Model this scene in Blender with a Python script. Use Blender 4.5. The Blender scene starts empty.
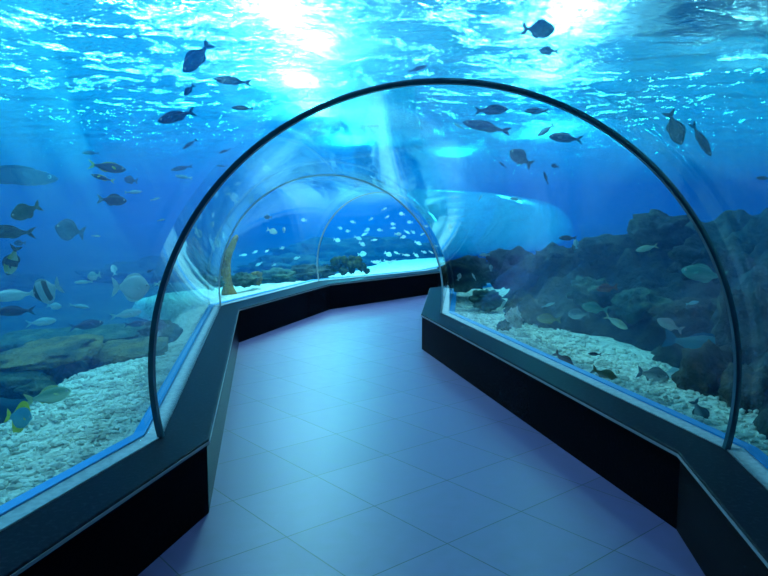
import bpy, bmesh, math, random
from mathutils import Vector, Matrix, noise
R = math.radians
scn = bpy.context.scene
COL = scn.collection
random.seed(7)

# ------------------------------------------------------------------ camera
F, CX, CY, HOR, EYE = 700.0, 384.0, 288.0, 206.0, 1.6
PITCH = math.atan((CY - HOR) / F)
cam_d = bpy.data.cameras.new('camera'); cam = bpy.data.objects.new('camera', cam_d); COL.objects.link(cam)
cam_d.lens = F * 36 / 768; cam_d.sensor_width = 36; cam_d.clip_start = 0.05; cam_d.clip_end = 200
cam.location = (0, 0, EYE); cam.rotation_euler = (math.pi / 2 - PITCH, 0, 0)
scn.camera = cam
CMAT = Matrix.Rotation(math.pi / 2 - PITCH, 3, 'X')
RIGHT, UP, FWD = CMAT @ Vector((1, 0, 0)), CMAT @ Vector((0, 1, 0)), CMAT @ Vector((0, 0, -1))
EYEP = Vector((0, 0, EYE))
def ray(px, py): return CMAT @ Vector(((px - CX) / F, (CY - py) / F, -1))
def on_z(px, py, z):                    # where the ground plan of the place is read off
    d = ray(px, py); t = (z - EYE) / d.z
    return Vector((d.x * t, d.y * t))
def at_y(px, py, Y):
    d = ray(px, py); return EYEP + d * (Y / d.y)

# ------------------------------------------------------------------ helpers
def tag(o, label=None, cat=None, group=None, kind=None):
    if label: o['label'] = label
    if cat: o['category'] = cat
    if group: o['group'] = group
    if kind: o['kind'] = kind
    return o
def obj_from(name, bm, mats, parent=None, smooth=False):
    me = bpy.data.meshes.new(name); bm.to_mesh(me); bm.free()
    for m in (mats if isinstance(mats, (list, tuple)) else [mats]): me.materials.append(m)
    if smooth:
        for p in me.polygons: p.use_smooth = True
    o = bpy.data.objects.new(name, me); COL.objects.link(o)
    if parent: o.parent = parent
    return o
def mat(name):
    m = bpy.data.materials.new(name); m.use_nodes = True
    nt = m.node_tree; nt.nodes.clear()
    out = nt.nodes.new('ShaderNodeOutputMaterial')
    return m, nt, out
def N(nt, typ, **kw):
    n = nt.nodes.new(typ)
    for k, v in kw.items():
        if hasattr(n, k) and k not in n.inputs: setattr(n, k, v)
        else: n.inputs[k.replace('_', ' ')].default_value = v
    return n
def c4(c): return (c[0], c[1], c[2], 1)
def principled(name, color, rough=0.5, metal=0.0, spec=0.5, bump=None, var=None):
    """var=(scale, colour2, lo, hi): noise mottling. bump=(scale, strength, distance)."""
    m, nt, out = mat(name)
    b = N(nt, 'ShaderNodeBsdfPrincipled'); b.inputs['Base Color'].default_value = c4(color)
    b.inputs['Roughness'].default_value = rough; b.inputs['Metallic'].default_value = metal
    b.inputs['Specular IOR Level'].default_value = spec
    if spec < .15: b.inputs['IOR'].default_value = 1.15
    nt.links.new(b.outputs[0], out.inputs[0])
    tc = N(nt, 'ShaderNodeTexCoord')
    if var:
        nz = N(nt, 'ShaderNodeTexNoise'); nz.inputs['Scale'].default_value = var[0]; nz.inputs['Detail'].default_value = 5
        nt.links.new(tc.outputs['Object'], nz.inputs['Vector'])
        mr = N(nt, 'ShaderNodeMapRange'); mr.inputs[1].default_value = var[2]; mr.inputs[2].default_value = var[3]
        nt.links.new(nz.outputs[0], mr.inputs[0])
        mx = N(nt, 'ShaderNodeMix', data_type='RGBA'); mx.inputs[6].default_value = c4(color); mx.inputs[7].default_value = c4(var[1])
        nt.links.new(mr.outputs[0], mx.inputs[0]); nt.links.new(mx.outputs[2], b.inputs['Base Color'])
    if bump:
        nz = N(nt, 'ShaderNodeTexNoise'); nz.inputs['Scale'].default_value = bump[0]; nz.inputs['Detail'].default_value = 6
        nt.links.new(tc.outputs['Object'], nz.inputs['Vector'])
        bp = N(nt, 'ShaderNodeBump'); bp.inputs['Strength'].default_value = bump[1]; bp.inputs['Distance'].default_value = bump[2]
        nt.links.new(nz.outputs[0], bp.inputs['Height']); nt.links.new(bp.outputs[0], b.inputs['Normal'])
    return m
def sstep(a, b, x):
    t = max(0.0, min(1.0, (x - a) / (b - a))); return t * t * (3 - 2 * t)
def fbm(x, y, z=0.0, o=4):
    return noise.fractal(Vector((x, y, z)), 1.0, 2.0, o)

# ------------------------------------------------------------------ plan of the tunnel
KZ = 0.40                                            # height of the kerb
L1i, L2i, L3i = on_z(209, 439, KZ), on_z(239, 309, KZ), on_z(330, 284, KZ)
R1i, R2i = on_z(678, 452, KZ), on_z(421, 314, KZ)
L1o, R1o = on_z(162, 437, KZ), on_z(725, 449, KZ)
L2o, R2o = on_z(221, 306, KZ), on_z(441, 313, KZ)
L3o = on_z(319, 281, KZ)
R3o = Vector((0.92, L3o.y - 1.05)); R3i = R3o + Vector((-.24, .12))
hd = (on_z(441, 273, KZ) - L3i).normalized()         # last length, bending off to the right
bl = (on_z(8, 574, KZ) - L1i).normalized(); br = (on_z(764, 555.5, KZ) - R1i).normalized()
L0o, R0o = L1o + bl * 6.0, R1o + br * 6.0
L0i, R0i = L1i + bl * 6.0, R1i + br * 6.0
nrm = Vector((-hd.y, hd.x))
def hdg(a): return Vector((math.sin(R(a)), math.cos(R(a))))
mid3, wd = (L3o + R3o) / 2, 1.08
TAIL = []
cpt = mid3.copy()
for ln_, a_, h_, ring_a in ((2.4, 46, 1.36, 36), (2.6, 27, 1.30, 22), (4.5, 17, 1.24, 16), (7.0, 15, 1.18, 15)):
    cpt = cpt + hdg(a_) * ln_; nr_ = Vector((math.cos(R(ring_a)), -math.sin(R(ring_a))))
    TAIL.append((cpt - nr_ * wd, cpt + nr_ * wd, h_))
ST = [dict(L=L0o, R=R0o, h=1.95), dict(L=L1o, R=R1o, h=1.79), dict(L=L2o, R=R2o, h=1.55),
      dict(L=L3o, R=R3o, h=1.40)] + [dict(L=a_, R=b_, h=h_) for a_, b_, h_ in TAIL]
for s in ST:
    s['w'] = (s['R'] - s['L']).length / 2; s['rad'] = (s['w'] ** 2 + s['h'] ** 2) / (2 * s['h'])
    s['zc'] = KZ + s['h'] - s['rad']; s['u'] = (s['R'] - s['L']).normalized(); s['C'] = (s['L'] + s['R']) / 2
    s['d'] = Vector((-s['u'].y, s['u'].x))           # along the tunnel
    s['a'] = math.atan2(KZ - s['zc'], s['w'])        # angle of the foot (<0: the arch bulges)
def prof(s, off=0.0, n=56, ext=0.0):
    pts = []
    a0 = math.pi - s['a']; a1 = s['a']
    for i in range(n + 1):
        a = a0 + (a1 - a0) * i / n; r = s['rad'] + off
        q = s['C'] + s['u'] * (r * math.cos(a))
        pts.append(Vector((q.x, q.y, s['zc'] + r * math.sin(a))))
    return pts
def inside_tunnel(p, off=0.1):
    q = Vector((p.x, p.y))
    for s0, s1 in zip(ST, ST[1:]):
        f0 = (q - s0['C']).dot(s0['d']); f1 = (q - s1['C']).dot(s1['d'])
        if f0 < 0 or f1 > 0: continue
        t = f0 / (f0 - f1)
        L, Rr = s0['L'].lerp(s1['L'], t), s0['R'].lerp(s1['R'], t)
        w = (Rr - L).length / 2; h = s0['h'] * (1 - t) + s1['h'] * t
        rad = (w * w + h * h) / (2 * h); zc = KZ + h - rad
        lat = (q - (L + Rr) / 2).dot((Rr - L).normalized())
        if p.z <= zc:
            if abs(lat) < max(w, rad if p.z > KZ else w) + off: return True
        elif lat * lat + (p.z - zc) ** 2 < (rad + off) ** 2: return True
    return False
FOOT = [s['L'] for s in ST] + [s['R'] for s in reversed(ST)]
LEFT = [s['L'] for s in ST]; RIGHTL = [s['R'] for s in ST]
def seg_d(q, a, b):
    t = max(0, min(1, (q - a).dot(b - a) / (b - a).length_squared)); return (q - a - (b - a) * t).length
def line_d(q, pl): return min(seg_d(q, a, b) for a, b in zip(pl, pl[1:]))
def in_foot(q):
    c = False; n = len(FOOT)
    for i in range(n):
        a, b = FOOT[i], FOOT[i - 1]
        if (a.y > q.y) != (b.y > q.y) and q.x < (b.x - a.x) * (q.y - a.y) / (b.y - a.y) + a.x: c = not c
    return c
def foot_d(q):
    d = min(line_d(q, LEFT), line_d(q, RIGHTL))
    return -d if in_foot(q) else d

# ------------------------------------------------------------------ materials of the setting
def acrylic_mat():
    m, nt, out = mat('acrylic')
    lw = N(nt, 'ShaderNodeLayerWeight', Blend=0.5)
    pw = N(nt, 'ShaderNodeMath', operation='POWER'); pw.inputs[1].default_value = 7.0
    mr = N(nt, 'ShaderNodeMapRange'); mr.inputs[3].default_value = 0.010; mr.inputs[4].default_value = 0.75
    nt.links.new(lw.outputs['Facing'], pw.inputs[0]); nt.links.new(pw.outputs[0], mr.inputs[0])
    tr = N(nt, 'ShaderNodeBsdfTransparent'); tr.inputs[0].default_value = (.97, .99, 1, 1)
    gl = N(nt, 'ShaderNodeBsdfGlossy'); gl.inputs['Color'].default_value = (.9, .97, 1, 1); gl.inputs['Roughness'].default_value = 0.03
    mx = N(nt, 'ShaderNodeMixShader')
    nt.links.new(mr.outputs[0], mx.inputs[0]); nt.links.new(tr.outputs[0], mx.inputs[1]); nt.links.new(gl.outputs[0], mx.inputs[2])
    nt.links.new(mx.outputs[0], out.inputs[0]); return m
def water_mat():
    m, nt, out = mat('water')
    fr = N(nt, 'ShaderNodeFresnel', IOR=1.33)
    tr = N(nt, 'ShaderNodeBsdfTransparent')
    gl = N(nt, 'ShaderNodeBsdfGlossy'); gl.inputs['Roughness'].default_value = 0.04; gl.inputs['Color'].default_value = (.95, .98, 1, 1)
    mx = N(nt, 'ShaderNodeMixShader')
    # only the boundary against the acrylic mirrors; the tank's outer bounds are open
    at = N(nt, 'ShaderNodeAttribute', attribute_name='against_acrylic'); mu = N(nt, 'ShaderNodeMath', operation='MULTIPLY')
    nt.links.new(fr.outputs[0], mu.inputs[0]); nt.links.new(at.outputs['Fac'], mu.inputs[1])
    nt.links.new(mu.outputs[0], mx.inputs[0]); nt.links.new(tr.outputs[0], mx.inputs[1]); nt.links.new(gl.outputs[0], mx.inputs[2])
    nt.links.new(mx.outputs[0], out.inputs['Surface'])
    ab = N(nt, 'ShaderNodeVolumeAbsorption', Density=0.22); ab.inputs['Color'].default_value = (0.0, 0.86, 0.97, 1)
    sc = N(nt, 'ShaderNodeVolumeScatter', Density=0.033, Anisotropy=0.1); sc.inputs['Color'].default_value = (0.0, 0.34, 1.0, 1)
    ad = N(nt, 'ShaderNodeAddShader')
    nt.links.new(ab.outputs[0], ad.inputs[0]); nt.links.new(sc.outputs[0], ad.inputs[1]); nt.links.new(ad.outputs[0], out.inputs['Volume'])
    return m
def surface_mat():
    m, nt, out = mat('rippled_surface')
    tc = N(nt, 'ShaderNodeTexCoord')
    hs = []
    for sc_, rot, scale, det, dist in (((.75, 1.5, 1), -14, 3.3, 3, .9), ((.8, 1.7, 1), 9, 8.0, 4, 1.0)):
        mp = N(nt, 'ShaderNodeMapping'); mp.inputs['Scale'].default_value = sc_; mp.inputs['Rotation'].default_value = (0, 0, R(rot))
        nz = N(nt, 'ShaderNodeTexNoise'); nz.inputs['Scale'].default_value = scale; nz.inputs['Detail'].default_value = det; nz.inputs['Distortion'].default_value = dist
        nt.links.new(tc.outputs['Object'], mp.inputs[0]); nt.links.new(mp.outputs[0], nz.inputs['Vector']); hs.append(nz)
    b1 = N(nt, 'ShaderNodeBump'); b1.inputs['Strength'].default_value = 1.0; b1.inputs['Distance'].default_value = .6
    b2 = N(nt, 'ShaderNodeBump'); b2.inputs['Strength'].default_value = 1.0; b2.inputs['Distance'].default_value = .22
    nt.links.new(hs[0].outputs[0], b1.inputs['Height']); nt.links.new(hs[1].outputs[0], b2.inputs['Height']); nt.links.new(b1.outputs[0], b2.inputs['Normal'])
    lw = N(nt, 'ShaderNodeLayerWeight', Blend=.5); nt.links.new(b2.outputs[0], lw.inputs['Normal'])
    mr = N(nt, 'ShaderNodeMapRange'); mr.inputs[1].default_value = .45; mr.inputs[2].default_value = .95; mr.inputs[3].default_value = .05; mr.inputs[4].default_value = .7
    nt.links.new(lw.outputs['Facing'], mr.inputs[0])
    tl = N(nt, 'ShaderNodeBsdfTranslucent'); tl.inputs[0].default_value = (.80, .93, 1, 1)
    gl = N(nt, 'ShaderNodeBsdfGlossy'); gl.inputs['Roughness'].default_value = 0.10; gl.inputs['Color'].default_value = (.9, .95, 1, 1)
    tr = N(nt, 'ShaderNodeBsdfTransparent'); tr.inputs[0].default_value = (.9, .97, 1, 1)
    rf = N(nt, 'ShaderNodeBsdfRefraction', IOR=1.33, Roughness=.11); rf.inputs['Color'].default_value = (.95, .98, 1, 1)
    m0 = N(nt, 'ShaderNodeMixShader', Fac=.55)
    m1 = N(nt, 'ShaderNodeMixShader'); m2 = N(nt, 'ShaderNodeMixShader', Fac=0.38)
    nt.links.new(tl.outputs[0], m0.inputs[1]); nt.links.new(rf.outputs[0], m0.inputs[2])
    for n in (tl, gl, rf): nt.links.new(b2.outputs[0], n.inputs['Normal'])
    nt.links.new(mr.outputs[0], m1.inputs[0])
    nt.links.new(m0.outputs[0], m1.inputs[1]); nt.links.new(gl.outputs[0], m1.inputs[2])
    nt.links.new(m1.outputs[0], m2.inputs[1]); nt.links.new(tr.outputs[0], m2.inputs[2])
    nt.links.new(m2.outputs[0], out.inputs[0]); return m
def tile_mat():
    m, nt, out = mat('floor_tiles')
    tc = N(nt, 'ShaderNodeTexCoord'); mp = N(nt, 'ShaderNodeMapping')
    p = on_z(316, 476, 0)
    ang = R(40)
    # rotate the world so that tile joints run along the axes, with a joint crossing at p
    q = Matrix.Rotation(-ang, 2) @ p
    mp.inputs['Rotation'].default_value = (0, 0, -ang); mp.inputs['Location'].default_value = (-q.x + 5.5, -q.y + 5.5, 0)
    br = N(nt, 'ShaderNodeTexBrick'); br.offset = 0; br.squash = 1
    for k, v in (('Scale', 1.0), ('Mortar Size', 0.0035), ('Mortar Smooth', 0.2), ('Brick Width', 0.55), ('Row Height', 0.55), ('Bias', 0)): br.inputs[k].default_value = v
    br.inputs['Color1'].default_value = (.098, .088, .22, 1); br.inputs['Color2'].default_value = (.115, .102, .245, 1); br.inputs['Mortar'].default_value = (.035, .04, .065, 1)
    nt.links.new(tc.outputs['Object'], mp.inputs[0]); nt.links.new(mp.outputs[0], br.inputs['Vector'])
    nz = N(nt, 'ShaderNodeTexNoise'); nz.inputs['Scale'].default_value = 9; nz.inputs['Detail'].default_value = 6
    nt.links.new(tc.outputs['Object'], nz.inputs['Vector'])
    mx = N(nt, 'ShaderNodeMix', data_type='RGBA', blend_type='MULTIPLY'); mx.inputs[0].default_value = .35
    nt.links.new(br.outputs['Color'], mx.inputs[6]); nt.links.new(nz.outputs[0], mx.inputs[7])
    b = N(nt, 'ShaderNodeBsdfPrincipled'); nt.links.new(mx.outputs[2], b.inputs['Base Color'])
    b.inputs['Roughness'].default_value = 0.40; b.inputs['Specular IOR Level'].default_value = 0.35
    mr = N(nt, 'ShaderNodeMapRange'); mr.inputs[3].default_value = .34; mr.inputs[4].default_value = .50
    nt.links.new(nz.outputs[0], mr.inputs[0]); nt.links.new(mr.outputs[0], b.inputs['Roughness'])
    bp = N(nt, 'ShaderNodeBump'); bp.inputs['Strength'].default_value = .4; bp.inputs['Distance'].default_value = .003; bp.invert = True
    nt.links.new(br.outputs['Fac'], bp.inputs['Height']); nt.links.new(bp.outputs[0], b.inputs['Normal'])
    nt.links.new(b.outputs[0], out.inputs[0]); return m
M = dict(
    acrylic=acrylic_mat(), water=water_mat(), surface=surface_mat(), tiles=tile_mat(),
    black=principled('black_granite', (.003, .003, .005), .22, spec=.06, var=(60, (.008, .008, .011), .55, .7)),
    ledge=principled('slate_ledge', (.007, .009, .018), .36, spec=.12, var=(45, (.018, .022, .035), .5, .7)),
    edge=principled('nosing_highlight', (.20, .21, .23), .35),
    dark_seam=principled('dark_seam', (.018, .08, .115), .3),
    pale_seam=principled('pale_seam', (.42, .46, .50), .35),
    pane_foot=principled('grey_pane_foot', (.45, .52, .56), .45, var=(30, (.33, .40, .45), .4, .6)),
    pane_rim=principled('blue_pane_rim', (.0, .40, .95), .5),
    sand=principled('sand', (.90, .89, .76), .9, spec=.2, bump=(26, 1.0, .05), var=(17, (.48, .48, .40), .52, .68)),
    gravel=principled('coral_gravel', (.83, .82, .70), .9, spec=.2, var=(7, (.50, .50, .42), .45, .6)),
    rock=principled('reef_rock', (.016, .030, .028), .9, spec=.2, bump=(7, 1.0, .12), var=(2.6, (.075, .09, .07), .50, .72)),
    darkrock=principled('dark_rock', (.05, .055, .04), .9, spec=.2, bump=(12, 1.0, .08), var=(7, (.16, .12, .06), .5, .7)),
    slab=principled('tan_slab', (.25, .19, .08), .9, spec=.2, bump=(11, 1.0, .08), var=(6, (.08, .10, .07), .45, .65)),
    moss=principled('mossy_rock', (.04, .09, .07), .95, spec=.2, bump=(14, 1.0, .06), var=(6, (.14, .18, .12), .5, .7)),
    pinkcoral=principled('pale_coral', (.72, .58, .55), .9, spec=.2, bump=(22, 1, .04), var=(16, (.40, .25, .25), .5, .65)),
    sponge=principled('brown_sponge', (.42, .21, .05), .95, spec=.1, bump=(25, 1, .04), var=(9, (.20, .09, .02), .45, .65)),
    bush=principled('bushy_coral', (.03, .045, .02), .95, spec=.1, bump=(30, 1, .03), var=(10, (.10, .095, .05), .5, .7)),
    wall=principled('blue_tank_wall', (.0, .20, .85), .8, var=(.35, (.0, .15, .75), .4, .6)),
    bed=principled('tank_bed', (.04, .055, .07), .95, var=(1.5, (.08, .09, .09), .45, .65)),
    rear=principled('dark_paint', (.02, .025, .04), .7),
)

# ------------------------------------------------------------------ tunnel: floor, kerbs, acrylic, arches
LI = [L0i, L1i, L2i, L3i] + [a_.lerp(b_, .12) for a_, b_, h_ in TAIL]; RI = [R0i, R1i, R2i, R3i] + [b_.lerp(a_, .12) for a_, b_, h_ in TAIL]
def build_floor():
    bm = bmesh.new()
    for k in range(len(ST) - 1):
        a, b, c, d = LEFT[k], RIGHTL[k], RIGHTL[k + 1], LEFT[k + 1]
        top = [bm.verts.new((p.x, p.y, 0)) for p in (a, b, c, d)]; bot = [bm.verts.new((p.x, p.y, -.08)) for p in (a, b, c, d)]
        bm.faces.new(top); bm.faces.new(bot[::-1])
        for i in (0, 2):
            bm.faces.new((top[i], bot[i], bot[(i + 1) % 4], top[(i + 1) % 4])) if False else None
        bm.faces.new((top[1], bot[1], bot[2], top[2])); bm.faces.new((top[3], bot[3], bot[0], top[0]))
    bmesh.ops.remove_doubles(bm, verts=bm.verts, dist=1e-5)
    bmesh.ops.recalc_face_normals(bm, faces=bm.faces)
    return tag(obj_from('floor', bm, M['tiles']), 'blue-lit walkway of square stone tiles laid diagonally', 'floor', kind='structure')
build_floor()
def prism(inner, outer, z0, z1):
    bm = bmesh.new(); rows = []
    for a, b in zip(inner, outer):
        rows.append([bm.verts.new((a.x, a.y, z0)), bm.verts.new((a.x, a.y, z1)), bm.verts.new((b.x, b.y, z1)), bm.verts.new((b.x, b.y, z0))])
    for r, s in zip(rows, rows[1:]):
        for i in range(4): bm.faces.new((r[i], r[(i + 1) % 4], s[(i + 1) % 4], s[i]))
    bm.faces.new(rows[0][::-1]); bm.faces.new(rows[-1])
    bmesh.ops.recalc_face_normals(bm, faces=bm.faces)
    return bm
def push(pl, ref, d):                                  # polyline pl moved d towards ref
    return [p + (q - p).normalized() * d for p, q in zip(pl, ref)]
def kerb(name, inner, outer, label):
    body = tag(obj_from(name, prism(push(inner, outer, .012), outer, 0, KZ - .028), M['black']), label, 'kerb', kind='structure')
    bm = prism(inner, outer, KZ - .028, KZ)
    es = [e for e in bm.edges if all(abs(v.co.z - KZ) < 1e-4 and min((Vector(v.co.xy) - p).length for p in inner) < 1e-3 for v in e.verts)]
    bmesh.ops.bevel(bm, geom=es, offset=.009, segments=3, affect='EDGES', profile=.5)
    obj_from('ledge', bm, M['ledge'], body)
    nos = prism(push(inner, outer, -.0035), push(inner, outer, .004), KZ - .024, KZ - .010)
    obj_from('nosing', nos, M['edge'], body)  # pale strip: highlight of the rounded ledge edge put into colour
    return body
kerb('wall_left', LI, LEFT, 'low black kerb with a dark stone ledge along the left of the walkway')
kerb('wall_right', RI, RIGHTL, 'low black kerb with a dark stone ledge along the right of the walkway')
TH = 0.075
def panel(k, label):
    s0, s1 = ST[k], ST[k + 1]; n = 64
    bm = bmesh.new(); rows = []
    for off in (0, TH):
        a = [bm.verts.new(v) for v in prof(s0, off, n)]; b = [bm.verts.new(v) for v in prof(s1, off, n)]
        rows.append((a, b))
    for (a, b), flip in zip(rows, (True, False)):
        for i in range(n):
            f = (a[i], a[i + 1], b[i + 1], b[i]); bm.faces.new(f[::-1] if flip else f)
    for i in (0, n):
        bm.faces.new((rows[0][0][i], rows[0][1][i], rows[1][1][i], rows[1][0][i]))
    bmesh.ops.recalc_face_normals(bm, faces=bm.faces)
    w = tag(obj_from('window_%d' % (k + 1), bm, M['acrylic'], smooth=True), label, 'acrylic window', kind='structure')
    # made-up strips: sheet thickness seen through, its blue edge put into colour
    for side, pl in (('L', LEFT), ('R', RIGHTL)):
        other = RIGHTL if side == 'L' else LEFT
        i = pl[k:k + 2]; j = other[k:k + 2]
        obj_from('pane_foot', prism(push(i, j, -.004), push(i, j, -.095), KZ - .03, KZ + .004), M['pane_foot'], w)
        obj_from('pane_rim', prism(push(i, j, -.0955), push(i, j, -.155), KZ - .03, KZ + .012), M['pane_rim'], w)
    return w
panel(0, 'clear acrylic vault over the nearest length of the walkway, before the dark arch')
panel(1, 'clear acrylic vault between the dark near arch and the first pale arch')
panel(2, 'clear acrylic vault between the two pale arches')
panel(3, 'clear acrylic vault just beyond the furthest arch, turning right')
panel(4, 'clear acrylic vault second beyond the furthest arch')
panel(5, 'clear acrylic vault third beyond the furthest arch')
panel(6, 'clear acrylic vault at the far end of the tunnel')
def arch(k, width, inn, outn, m, label):
    s = ST[k]; n = 96; bm = bmesh.new(); rows = []
    a, b = prof(s, -inn, n), prof(s, outn, n)
    for p, q in zip(a, b):
        d = Vector((s['d'].x, s['d'].y, 0)) * width / 2
        rows.append([bm.verts.new(v) for v in (p - d, q - d, q + d, p + d)])
    for r, t in zip(rows, rows[1:]):
        for i in range(4): bm.faces.new((r[i], r[(i + 1) % 4], t[(i + 1) % 4], t[i]))
    bm.faces.new(rows[0]); bm.faces.new(rows[-1][::-1])
    bmesh.ops.recalc_face_normals(bm, faces=bm.faces)
    return tag(obj_from('trim_%d' % k, bm, m, smooth=False), label, 'arch seam', kind='structure')
arch(1, .036, .008, .018, M['dark_seam'], 'dark arched joint spanning the walkway nearest the camera')
arch(2, .016, .006, .012, M['pale_seam'], 'thin pale arched joint in the middle of the tunnel, beyond the dark arch')
arch(3, .016, .006, .012, M['pale_seam'], 'thin pale arched joint furthest along the tunnel')
# closed ends out of the photograph's view
for k, nm in ((0, 'wall_rear'), (len(ST) - 1, 'wall_end')):
    s = ST[k]; bm = bmesh.new(); d = Vector((s['d'].x, s['d'].y, 0)) * (.06 if k == 0 else -.06)
    p = [v + d for v in prof(s, .03)]
    p = [Vector((p[0].x, p[0].y, -.05))] + p + [Vector((p[-1].x, p[-1].y, -.05))]
    f = [bm.verts.new(v) for v in p]; g = [bm.verts.new(v - d * .6) for v in p]
    bm.faces.new(f); bm.faces.new(g[::-1])
    for i in range(len(f)): bm.faces.new((f[i - 1], f[i], g[i], g[i - 1]))
    bmesh.ops.recalc_face_normals(bm, faces=bm.faces)
    tag(obj_from(nm, bm, M['rear']), 'dark wall closing the tunnel', 'wall', kind='structure')

# ------------------------------------------------------------------ tank: water, surface, walls, bed
X0, X1, Y0, Y1, ZB, ZS = -30.0, 30.0, -3.2, 68.0, -.12, 3.8
def build_water():
    bm = bmesh.new(); rows = []
    for s in ST:
        p = prof(s, TH + .008, 64)
        p = [Vector((p[0].x, p[0].y, -.10))] + p + [Vector((p[-1].x, p[-1].y, -.10))]
        rows.append([bm.verts.new(v) for v in p])
    n = len(rows[0])
    for a, b in zip(rows, rows[1:]):
        for i in range(n): bm.faces.new((a[i - 1], a[i], b[i], b[i - 1]))
    bm.faces.new(rows[0]); bm.faces.new(rows[-1])
    bmesh.ops.recalc_face_normals(bm, faces=bm.faces)
    for f in bm.faces: f.smooth = len(f.verts) == 4
    bmesh.ops.reverse_faces(bm, faces=bm.faces[:])
    lay = bm.verts.layers.float.new('against_acrylic')
    for v in bm.verts: v[lay] = 1.0
    e = .02
    r = bmesh.ops.create_cube(bm, size=1)
    for v in r['verts']:
        v[lay] = 0.0
        v.co = Vector((X0 + e if v.co.x < 0 else X1 - e, Y0 + e if v.co.y < 0 else Y1 - e, ZB + .003 if v.co.z < 0 else ZS + .25))
    return tag(obj_from('water', bm, M['water']), 'clear blue sea water filling the aquarium around the tunnel', 'water', kind='structure')
build_water()
def build_surface():
    xs = [0.0]
    while xs[-1] < X1: xs.append(min(X1, xs[-1] + .085 + .012 * max(0, xs[-1] - 6)))
    neg = [0.0]
    while neg[-1] > X0: neg.append(max(X0, neg[-1] - .085 - .012 * max(0, -neg[-1] - 7)))
    xs = neg[:0:-1] + xs
    ys = [Y0]; 
    while ys[-1] < Y1: ys.append(min(Y1, ys[-1] + (.25 if ys[-1] < 6 else .07 + .0035 * (ys[-1] - 6))))
    vs = []; fs = []; nx = len(xs)
    nf = noise.noise
    for y in ys:
        for x in xs:
            wx = x + .25 * nf(Vector((x * .7, y * .7, 11))); wy = y + .18 * nf(Vector((x * .9, y * .9, 17)))
            z = ZS + .15 * nf(Vector((wx * .45 - wy * .08, wy * .9, 0))) + .11 * nf(Vector((wx * 1.1 - wy * .3, wy * 2.1, 3.1))) \
                + .050 * nf(Vector((wx * 2.6, wy * 3.6 + wx * .5, 7.7))) + .020 * nf(Vector((wx * 5.5, wy * 7, 9.2)))
            vs.append((x, y, z))
    for j in range(len(ys) - 1):
        for i in range(nx - 1):
            a = j * nx + i; fs.append((a, a + nx, a + nx + 1, a + 1))      # faces down
    me = bpy.data.meshes.new('water_surface'); me.from_pydata(vs, [], fs); me.materials.append(M['surface'])
    for p in me.polygons: p.use_smooth = True
    o = bpy.data.objects.new('water_surface', me); COL.objects.link(o)
    return tag(o, 'rippled water surface seen from below with bright lamp glints', 'water surface', kind='structure')
build_surface()
def box(name, lo, hi, m, label, cat='wall'):
    bm = bmesh.new(); bmesh.ops.create_cube(bm, size=1)
    for v in bm.verts: v.co = Vector([lo[i] if v.co[i] < 0 else hi[i] for i in range(3)])
    return tag(obj_from(name, bm, m), label, cat, kind='structure')
box('wall_back', (X0, Y1, -.3), (X1, Y1 + .2, 4.2), M['wall'], 'blue painted far wall of the tank')
box('wall_tank_left', (X0 - .2, Y0, -.3), (X0, Y1, 4.2), M['wall'], 'blue painted left wall of the tank')
box('wall_tank_right', (X1, Y0, -.3), (X1 + .2, Y1, 4.2), M['wall'], 'blue painted right wall of the tank')
box('wall_tank_front', (X0, Y0 - .2, -.3), (X1, Y0, 4.2), M['rear'], 'dark tank wall behind the camera')
box('ground', (X0, Y0, -.4), (X1, Y1, -.14), M['bed'], 'dark rubble bed of the tank', 'ground')

# ground of the tank near the tunnel
def is_right(q):
    return line_d(q, RIGHTL) < line_d(q, LEFT)
def sand_h(x, y):
    q = Vector((x, y)); d = foot_d(q)
    if d < .05: return -.34
    base = .36 if not is_right(q) else .37
    slope = .10 if not is_right(q) else .05
    h = base - slope * max(0, d - .15) + .035 * fbm(x * 1.3, y * 1.3, 2) + .018 * fbm(x * 5, y * 5, 9)
    if d < .2: h = min(h, base)
    el = 1.05 - .65 * sstep(4.7, 6.4, y) + .5 * sstep(8.6, 9.6, y)
    edge = (2.6 if is_right(q) else el) + (.5 if is_right(q) else .2) * noise.noise(Vector((x * .8, y * .8, 4)))
    if y > 9.5: edge += 2.0 * sstep(9.5, 11.5, y)
    return h - .8 * sstep(edge, edge + (.7 if is_right(q) else .5), d)
def reef_h(x, y):
    q = Vector((x, y)); d = foot_d(q)
    if d < .18 or not is_right(q): return -1.0
    near = 1 - sstep(3.6, 5.2, y)
    far = sstep(9.8, 12.0, y)
    d0 = .72 - .35 * sstep(6.5, 8.5, y) + .2 * noise.noise(Vector((x * .9, y * .9, 1))) - .55 * near
    top = (1.0 + .75 * near) * (1 - far) + .45 * far + .12 * max(0, d - 2) * (1 - far)
    h = .15 + top * sstep(d0, d0 + 2.0 - .9 * near, d) ** .8
    v = noise.voronoi(Vector((x * 1.6, y * 1.6, 0)))[0]
    v2 = noise.voronoi(Vector((x * 4.2, y * 4.2, 5)))[0]
    amp = sstep(d0 - .1, d0 + .5, d)
    h += amp * (.55 * (.5 - v[0]) + .26 * (.45 - v2[0]) + .12 * fbm(x * 2, y * 2, 6)) - .5 * (1 - sstep(d0 - .25, d0, d))
    return h
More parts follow.
